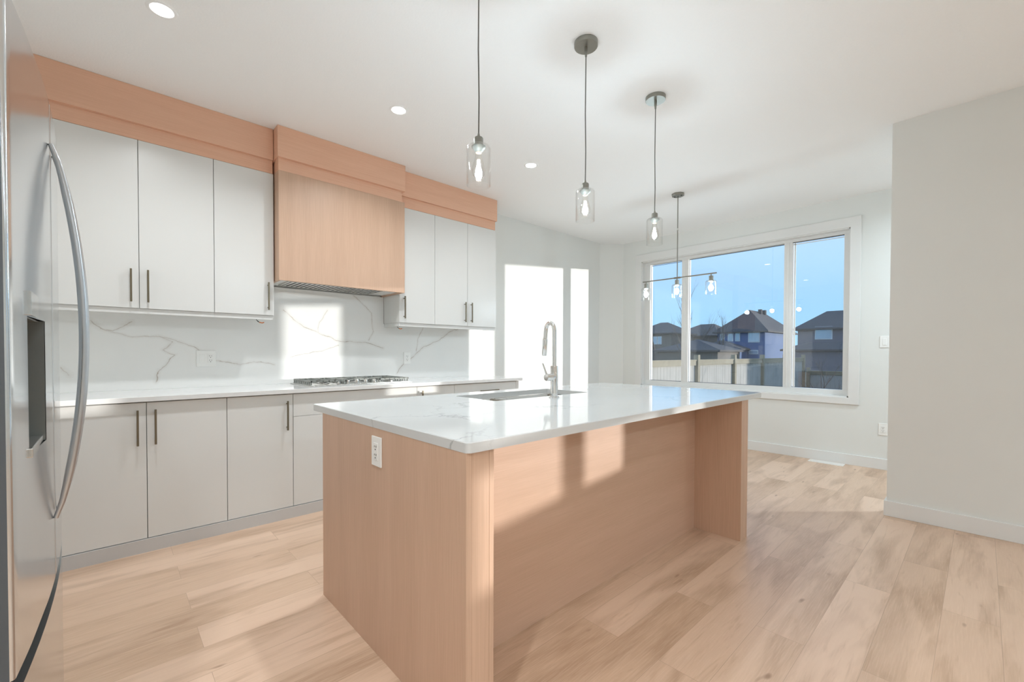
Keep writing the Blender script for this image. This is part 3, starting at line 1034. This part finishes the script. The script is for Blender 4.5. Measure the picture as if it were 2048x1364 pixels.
def bowed(y0, y1, z0, z1, xb, n=14, hole=None, rnd=.006):
    """door slab with the bowed face; hole=(y0,y1,z0,z1,depth) leaves a recess"""
    b = bmesh.new()
    ysx = [y0 + (y1 - y0) * k / n for k in range(n + 1)]
    zs = [z0, z1]
    if hole:
        ysx = sorted(set([round(v, 5) for v in ysx if not (hole[0] - .012 < v < hole[1] + .012)] + [hole[0], hole[1]]))
        zs = [z0, hole[2], hole[3], z1]

    def fx(y):
        e = min(y - y0, y1 - y)
        return front_x(y) - (rnd * (1 - math.sqrt(max(0, 1 - (1 - e / rnd) ** 2))) if e < rnd else 0)
    ysx = sorted(set(ysx + [y0 + rnd * .15, y0 + rnd * .5, y0 + rnd, y1 - rnd, y1 - rnd * .5, y1 - rnd * .15]))
    grid = [[b.verts.new((fx(y), y, z)) for z in zs] for y in ysx]
    back = [[b.verts.new((xb, y, z)) for z in zs] for y in ysx]
    for i in range(len(ysx) - 1):
        for j in range(len(zs) - 1):
            inh = hole and ysx[i] >= hole[0] - 1e-6 and ysx[i + 1] <= hole[1] + 1e-6 and j == 1
            if not inh:
                b.faces.new((grid[i][j], grid[i + 1][j], grid[i + 1][j + 1], grid[i][j + 1]))
            b.faces.new((back[i][j], back[i][j + 1], back[i + 1][j + 1], back[i + 1][j]))
        b.faces.new((grid[i][0], back[i][0], back[i + 1][0], grid[i + 1][0]))
        b.faces.new((grid[i][-1], grid[i + 1][-1], back[i + 1][-1], back[i][-1]))
    for i in (0, -1):
        for j in range(len(zs) - 1):
            f = b.faces.new((grid[i][j], grid[i][j + 1], back[i][j + 1], back[i][j]))
            f.material_index = 1
    return b


t = thing('refrigerator', 'tall stainless French-door refrigerator at the left edge with a water dispenser', 'refrigerator', (-.5, 1.556, 0))
obj('cabinet_body', box(-.86, -.190, FYn + .002, FYf - .002, .02, FT - .012, .004), 'fridge_side', t)
DS = (1.222, 1.412, .980, 1.242)
d1 = obj('door', bowed(FYn, FYs - .002, .622, FT, -.188, hole=DS), 'fridge', t, True)
d2 = obj('door', bowed(FYs + .002, FYf, .622, FT, -.188), 'fridge', t, True)
fz = obj('freezer_drawer', bowed(FYn, FYf, .075, .586, -.188), 'fridge', t, True)
for o in (d1, d2, fz):      # painted dark edges
    o.data.materials.append(M['fridge_side'])
obj('drawer_recess', box(-.188, -.155, FYn + .004, FYf - .004, .588, .620), 'dark', t)
obj('kick_grille', box(-.20, -.17, FYn + .01, FYf - .01, .005, .072), 'dark', t)
# side skin of the near door edge is bright metal, cabinet side is dark
b = new_bm()        # dispenser cavity
xc = -.175
bx(b, xc - .004, xc, DS[0], DS[1], DS[2], DS[3])
bx(b, xc, front_x(DS[0]) - .001, DS[0] - .0005, DS[0] + .003, DS[2], DS[3])
bx(b, xc, front_x(DS[1]) - .001, DS[1] - .003, DS[1] + .0005, DS[2], DS[3])
bx(b, xc, front_x(DS[0]) - .001, DS[0], DS[1], DS[3] - .003, DS[3])
disp = obj('dispenser_cavity', b, 'disp', d1)
obj('drip_tray', box(xc, front_x(1.3) + .0005, DS[0], DS[1], DS[2] - .006, DS[2] + .012, .002), 'steel', d1)
obj('display_panel', box(front_x(1.3) - .008, front_x(1.3) + .0012, DS[0] + .001, DS[1] - .001, DS[3] + .002, DS[3] + .048, .001), 'fridge', d1)
obj('paddle', box(xc + .004, xc + .010, 1.295, 1.340, 1.06, 1.16, .002), 'dark', d1)


def fridge_handle(parent, y, sy):
    pts = []
    z0, z1 = .775, 1.668
    for k in range(25):
        u = k / 24
        out = .004 + .052 * math.sin(math.pi * u) ** 0.75
        pts.append((front_x(y) + out, y, z0 + (z1 - z0) * u))
    rr = [.0085 * (0.55 + 0.45 * min(1, min(k, 24 - k) / 3)) for k in range(25)]
    b = tube(new_bm(), pts, rr, 16)
    return obj('handle', b, 'handle', parent, True)


fridge_handle(d1, 1.512, -1)
fridge_handle(d2, 1.602, 1)
for y in (FYn + .02, FYf - .10):
    obj('hinge_cover', box(-.30, -.20, y, y + .08, FT - .012, FT + .010, .003), 'dark', t)

# ------------------------------------------------------------------ ceiling downlights
def pot(x, y, label, watts=POT_W, spread=138):
    root = thing('recessed_light', label, 'ceiling light', (x, y, CEIL), 'recessed ceiling lights')
    obj('trim_ring', lathe(new_bm(), [(.045, CEIL - .001), (.048, CEIL - .0035), (.060, CEIL - .003), (.063, CEIL - .0005)], 40, (x, y, 0)), 'ceiling', root, True)
    obj('diffuser', lathe(new_bm(), [(0, CEIL - .0015), (.046, CEIL - .0015)], 40, (x, y, 0)), 'led', root)
    ld = bpy.data.lights.new('downlight', 'AREA')
    ld.shape = 'DISK'
    ld.size = .09
    ld.energy = watts
    ld.color = POT_COL if spread < 150 else FILL_COL
    ld.spread = R(spread)
    lo = bpy.data.objects.new('downlight_lamp', ld)
    COL.objects.link(lo)
    lo.parent = root
    lo.location = (0, 0, -.006)
    return root


pot(.211, 2.727, 'lit recessed ceiling light nearest the refrigerator')
pot(1.477, 2.737, 'lit recessed ceiling light in front of the range hood, middle of the row')
pot(2.760, 2.734, 'lit recessed ceiling light at the window end of the row', POT_W * .6)
for x, y, lb in ((-.45, .30, 'added fill light overhead, left of the camera beside the refrigerator'), (.60, -.9, 'added fill light overhead, just behind the camera'),
                 (.4, -3.0, 'added fill light deep in the living side, left one'), (2.5, -3.0, 'added fill light deep in the living side, middle one'),
                 (4.7, -3.0, 'added fill light deep in the living side, nearest the far window')):
    pot(x, y, lb, *((NEAR_FILL_W, 120) if y > -2 else (FAR_FILL_W, 170)))  # out-of-view downlights added to fill the room with light

pot(5.05, -.25, 'added unseen fill light behind the short return wall by the patio door', DINE_FILL_W, 160)  # added lamp, hidden by the return wall, brightens dining floor and window wall


# ------------------------------------------------------------------ pendants
def bulb_parts(parent, x, y, zt, zb, watts, small=False):
    """ST-shaped clear bulb hanging from zt down to zb"""
    h = zt - zb
    s = h / .115
    prof = [(.012, 0), (.013, -.012), (.018, -.035), (.026, -.062), (.029, -.080), (.025, -.100), (.013, -.112), (0, -.115)]
    b = lathe(new_bm(), [(r * s, z * s) for r, z in prof], 28, (x, y, zt))
    g = obj('bulb', b, 'bulbglass', parent, True)
    obj('bulb_base', lathe(new_bm(), [(0, .018 * s), (.011 * s, .018 * s), (.0125 * s, .012 * s), (.0125 * s, 0), (.012 * s, -.004 * s), (0, -.004 * s)], 20, (x, y, zt)), 'brassy', g, True)
    b = new_bm()
    for k in range(6):
        a = k * math.pi / 3
        tube(b, [(x + .004 * s * math.cos(a), y + .004 * s * math.sin(a), zt - .035 * s), (x + .009 * s * math.cos(a), y + .009 * s * math.sin(a), zt - .088 * s)], .0022 * s, 6)
    obj('filament', b, 'filament', g)
    ld = bpy.data.lights.new('bulb_light', 'POINT')
    ld.energy = watts
    ld.color = (.70, .875, 1.0)
    ld.shadow_soft_size = .014 if watts == BULB_W else .028
    lo = bpy.data.objects.new('bulb_lamp', ld)
    COL.objects.link(lo)
    lo.parent = parent
    lo.location = Vector((x, y, zb + (zt - zb) * .40)) - Vector(parent.location)


def shade_mesh(x, y, zt, zb, r):
    pr = [(.017, zt), (r * .80, zt), (r * .94, zt - .004), (r, zt - .012), (r, zb)]
    th = .0028
    inner = [(r - th, zb), (r - th, zt - .013), (r * .93 - th, zt - .007), (r * .80, zt - .0035), (.017, zt - .0035)]
    return lathe(new_bm(), pr + inner, 44, (x, y, 0))


def pendant(x, y, label):
    root = thing('pendant_light', label, 'pendant light', (x, y, CEIL), 'glass pendants over the island')
    c = obj('canopy', lathe(new_bm(), [(0, CEIL - .001), (.0625, CEIL - .001), (.0625, CEIL - .022), (.0605, CEIL - .025), (0, CEIL - .025)], 40, (x, y, 0)), 'nickel', root, True)
    obj('strain_relief', lathe(new_bm(), [(0, CEIL - .025), (.008, CEIL - .025), (.008, CEIL - .050), (.0055, CEIL - .075), (0, CEIL - .075)], 16, (x, y, 0)), 'nickel', c, True)
    zt, zb = 2.050, 1.882
    obj('cord', tube(new_bm(), [(x, y, CEIL - .07), (x - .0015, y + .001, 2.45), (x + .001, y - .001, 2.25), (x, y, zt + .045)], .0030, 10), 'cord', root, True)
    s = obj('socket', lathe(new_bm(), [(0, zt + .052), (.004, zt + .052), (.007, zt + .036), (.017, zt + .034), (.0195, zt + .030), (.0195, zt + .001), (0, zt + .001)], 28, (x, y, 0)), 'nickel', root, True)
    obj('shade_ring', lathe(new_bm(), [(.012, zt - .004), (.030, zt - .004), (.029, zt - .010), (.019, zt - .020), (.0135, zt - .028), (.012, zt - .028)], 28, (x, y, 0)), 'nickel', s, True)
    obj('glass_shade', shade_mesh(x, y, zt, zb, .0505), 'shade', root, True)
    bulb_parts(root, x, y, zt - .026, zt - .138, BULB_W)
    return root


pendant(1.160, 1.4605, 'clear glass pendant lamp hanging lowest in front, nearest the viewer')
pendant(1.888, 1.4605, 'clear glass pendant lamp in the middle of the row over the island')
pendant(2.616, 1.4605, 'clear glass pendant lamp at the window end of the island row')

# linear chandelier in the dining corner
CX, CYc = 4.364, 2.174
t = thing('linear_chandelier', 'thin bar chandelier with three clear glass shades hung before the window', 'chandelier', (CX, CYc, CEIL))
c = obj('canopy', lathe(new_bm(), [(0, CEIL - .001), (.064, CEIL - .001), (.064, CEIL - .018), (.058, CEIL - .024), (0, CEIL - .024)], 8, (CX, CYc, 0)), 'nickel', t)
b = new_bm()
for s in (-1, 1):
    lathe(b, [(0, CEIL - .024), (.006, CEIL - .024), (.006, CEIL - .029), (0, CEIL - .029)], 12, (CX, CYc + s * .036, 0))
obj('canopy_screw', b, 'dark', c)
rod = obj('rod', tube(new_bm(), [(CX, CYc, CEIL - .024), (CX, CYc, 1.965)], .0052, 12), 'nickel', t, True)
obj('rod_coupling', lathe(new_bm(), [(0, 2.475), (.0075, 2.475), (.0075, 2.455), (0, 2.455)], 14, (CX, CYc, 0)), 'chrome', rod, True)
b = box(CX - .007, CX + .007, 1.772, 2.572, 1.956, 1.968, .002)
bx(b, CX - .010, CX + .010, CYc - .035, CYc + .035, 1.953, 1.971, .002)
obj('bar', b, 'nickel', t)
for y in (1.826, 2.176, 2.530):
    zt, zb = 1.892, 1.758
    s = obj('socket', lathe(new_bm(), [(0, 1.957), (.006, 1.957), (.006, 1.940), (.021, 1.939), (.021, zt + .002), (.026, zt + .001), (.026, zt - .006), (.015, zt - .012), (0, zt - .012)], 24, (CX, y, 0)), 'nickel', t, True)
    obj('glass_shade', shade_mesh(CX, y, zt, zb, .052), 'shade', t, True)
    bulb_parts(t, CX, y, zt - .016, zt - .105, CHAND_W)

# ------------------------------------------------------------------ outdoors
GZ = -0.85
struct('ground', box(XO + .02, 260, -160, 200, GZ - .2, GZ), 'ground')
struct('ground_slope', box(-40, XO + .02, -60, 60, GZ - .35, GZ - .15), 'ground')


def fence(name, label, p0, p1, n_bays, top, axis, face_sign, extra_posts=True, skirt=True):
    root = thing(name, label, 'fence', ((p0[0] + p1[0]) / 2, (p0[1] + p1[1]) / 2, GZ), 'board fences around the back yard')
    L_ = math.hypot(p1[0] - p0[0], p1[1] - p0[1])
    dx, dy = (p1[0] - p0[0]) / L_, (p1[1] - p0[1]) / L_
    nx, ny = -dy * face_sign, dx * face_sign

    def q(bm, s0, s1, n0, n1, z0, z1):
        poly = [(p0[0] + dx * s + nx * n, p0[1] + dy * s + ny * n) for s, n in ((s0, n0), (s1, n0), (s1, n1), (s0, n1))]
        prism(bm, poly, z0, z1)
    b = new_bm()
    rnd = random.Random(4)
    s = 0.0
    while s < L_:
        w = .138
        j = rnd.uniform(-.002, .002)
        q(b, s, min(s + w, L_), j, .018 + j, GZ + .05, top - .02)
        s += w + .006
    obj('fence_boards', b, 'fence', root)
    b = new_bm()
    q(b, 0, L_, .020, .058, top - .115, top)
    q(b, 0, L_, -.03, .07, top, top + .03)
    obj('top_rail', b, 'post', root)
    for k in range(n_bays + 1):
        s = L_ * k / n_bays
        b = new_bm()
        q(b, s - .058, s + .058, -.02, .096, GZ, top + .15)
        obj('post', b, 'post', root)
    return root


# side fence runs away from the house, sunlit; posts every 2.4 m
fence('wooden_fence', 'grey board side fence with tall posts running away across the yard', (6.1, 4.93), (20.5, 4.93), 6, .990, 'x', -1)
fence('wooden_fence', 'shaded low board fence across the back of the yard seen in the right pane', (20.5, 4.70), (20.5, -2.4), 3, .48, 'y', -1)


def hip_roof(b, x0, x1, y0, y1, ze, zr, ov, axis, inset):
    """hip roof; ridge along axis, pulled in by inset at both ends"""
    x0 -= ov; x1 += ov; y0 -= ov; y1 += ov
    e = [b.verts.new(p) for p in ((x0, y0, ze), (x1, y0, ze), (x1, y1, ze), (x0, y1, ze))]
    e2 = [b.verts.new(p) for p in ((x0, y0, ze - .2), (x1, y0, ze - .2), (x1, y1, ze - .2), (x0, y1, ze - .2))]
    if axis == 'x':
        ym = (y0 + y1) / 2
        r = [b.verts.new((x0 + inset, ym, zr)), b.verts.new((x1 - inset, ym, zr))]
        b.faces.new((e[0], e[1], r[1], r[0])); b.faces.new((e[2], e[3], r[0], r[1]))
        b.faces.new((e[3], e[0], r[0])); b.faces.new((e[1], e[2], r[1]))
    else:
        xm = (x0 + x1) / 2
        r = [b.verts.new((xm, y0 + inset, zr)), b.verts.new((xm, y1 - inset, zr))]
        b.faces.new((e[1], e[2], r[1], r[0])); b.faces.new((e[3], e[0], r[0], r[1]))
        b.faces.new((e[0], e[1], r[0])); b.faces.new((e[2], e[3], r[1]))
    for k in range(4):
        b.faces.new((e[k], e[(k + 1) % 4], e2[(k + 1) % 4], e2[k]))
    b.faces.new(e2)
    return b


def house(label, x0, x1, y0, y1, ze, zr, axis, inset, siding, wins, ov=.5, vents=(), annex=None, group='houses beyond the back fence'):
    root = thing('house', label, 'house', ((x0 + x1) / 2, (y0 + y1) / 2, GZ), group)
    obj('walls', box(x0, x1, y0, y1, GZ, ze), siding, root)
    rf = obj('roof', hip_roof(new_bm(), x0, x1, y0, y1, ze, zr, ov, axis, inset), 'roof', root)
    for vx, vy, vz in vents:
        obj('roof_vent', box(vx - .25, vx + .25, vy - .25, vy + .25, vz - .4, vz + .35), 'roof', rf)
    for (wy0, wy1, wz0, wz1) in wins:          # windows on the side facing the yard
        f = obj('window', box(x0 - .06, x0, wy0 - .12, wy1 + .12, wz0 - .12, wz1 + .12), 'trim', root)
        obj('window_glass', box(x0 - .09, x0 - .061, wy0, wy1, wz0, wz1), 'house_glass', f)
    if annex:
        ax0, ax1, ay0, ay1, aze, azr = annex
        obj('lower_wing', box(ax0, ax1, ay0, ay1, GZ, aze), siding, root)
        obj('lower_roof', hip_roof(new_bm(), ax0, ax1, ay0, ay1, aze, azr, .4, 'y', (ax1 - ax0) / 2 + .4), 'roof', root)
    return root


house('dark blue two-storey house with a peaked roof, centre of the window view', 72, 86, 22.1, 29.0, 4.6, 8.2, 'x', 4.4, 'side_blue',
      [(28.0, 28.5, 2.9, 4.2), (26.7, 27.3, 3.2, 4.3), (25.7, 26.2, 3.2, 4.3), (22.9, 24.3, 3.0, 4.3), (23.1, 24.2, 1.2, 1.6)], .6,
      vents=((79, 25.0, 8.1), (81, 25.0, 8.1)), annex=(67, 71.9, 24.5, 30.0, 1.9, 3.2))
house('brown house with a low peaked roof at the left end of the window view', 68, 76, 34.8, 41.6, 4.6, 6.6, 'y', 3.2, 'side_brown', [(37.4, 37.9, 2.8, 3.9), (36.6, 37.1, 2.8, 3.9)])
house('grey-brown house with a broad hip roof just left of the blue house', 80, 92, 32.2, 41.0, 4.5, 6.9, 'y', 3.6, 'side_brown', [(36.8, 37.6, 2.9, 4.0)])
house('low dark garage with a peaked roof in front of the brown houses', 46, 52, 18.5, 25.2, 1.55, 2.75, 'x', 3.0, 'side_brown', [], .4)
house('tan bungalow wing half hidden between the grey-brown and blue houses', 88, 94, 29.4, 31.4, 3.9, 4.4, 'y', 1.2, 'side_tan', [], .3)
house('mauve-grey two-storey house filling the right-hand pane', 66, 76, 4.0, 16.4, 4.4, 6.9, 'y', 2.6, 'side_mauve',
      [(12.8, 14.4, 3.1, 4.5), (7.6, 10.2, 3.1, 4.5)], .5, annex=(62, 66, 6.0, 16.8, 1.7, 2.6))
house('long unseen neighbouring house, placed right of the window view to shade the fence', 28.3, 43, -9.0, 1.2, 4.6, 7.5, 'x', 5.0, 'side_tan', [(-6, -4, 3, 4.2)], .5)  # out of view, positioned so its shadow falls on the side fence


def bare_tree(label, x, y, z, height, seed, spread=.35, levels=4, trunk=.06, upright=.8):
    rnd = random.Random(seed)
    b = new_bm()

    def limb(p, d, ln, r, lv):
        n = 4
        pts = [p]
        q = Vector(p)
        dd = Vector(d)
        for k in range(n):
            dd = (dd + Vector((rnd.uniform(-.12, .12), rnd.uniform(-.12, .12), rnd.uniform(-.02, .10)))).normalized()
            q = q + dd * ln / n
            pts.append(q.copy())
        rs = [r * (1 - .62 * k / n) for k in range(n + 1)]
        tube(b, pts, rs, 5 if lv > 1 else 4, cap=False)
        if lv <= 0:
            return
        m_ = 5 if lv == levels else 4
        for k in range(m_):
            i = rnd.randint(1, n) if lv < levels else min(n, 1 + k)
            a = rnd.uniform(0, 2 * math.pi)
            side = Vector((math.cos(a), math.sin(a), 0)) * spread
            nd = (dd * upright + side * rnd.uniform(.7, 1.4) + Vector((0, 0, .25))).normalized()
            limb(pts[i], nd, ln * rnd.uniform(.5, .68), rs[i] * .62, lv - 1)
    limb(Vector((x, y, z)), Vector((0, 0, 1)), height * .48, trunk, levels)
    o = obj('bare_tree', b, 'bark')
    return tag(o, label, 'tree', 'leafless trees in the neighbourhood')


bare_tree('tall narrow leafless tree above the brown house at the left', 60, 33.2, GZ, 9.6, 3, .16, 4, .20, 1.4)
bare_tree('tall leafless tree standing behind the left window mullion', 38, 18.0, GZ, 8.8, 5, .34, 4, .17)
bare_tree('bushy leafless tree in front of the grey-brown houses', 55, 24.2, GZ, 7.4, 8, .5, 4, .17)
bare_tree('leafless tree beside the left edge of the blue house', 58, 22.6, GZ, 8.0, 11, .45, 4, .17)
bare_tree('young leafless sapling close to the house in the right pane', 13.2, 2.72, GZ, 2.45, 21, .55, 4, .034, .6)
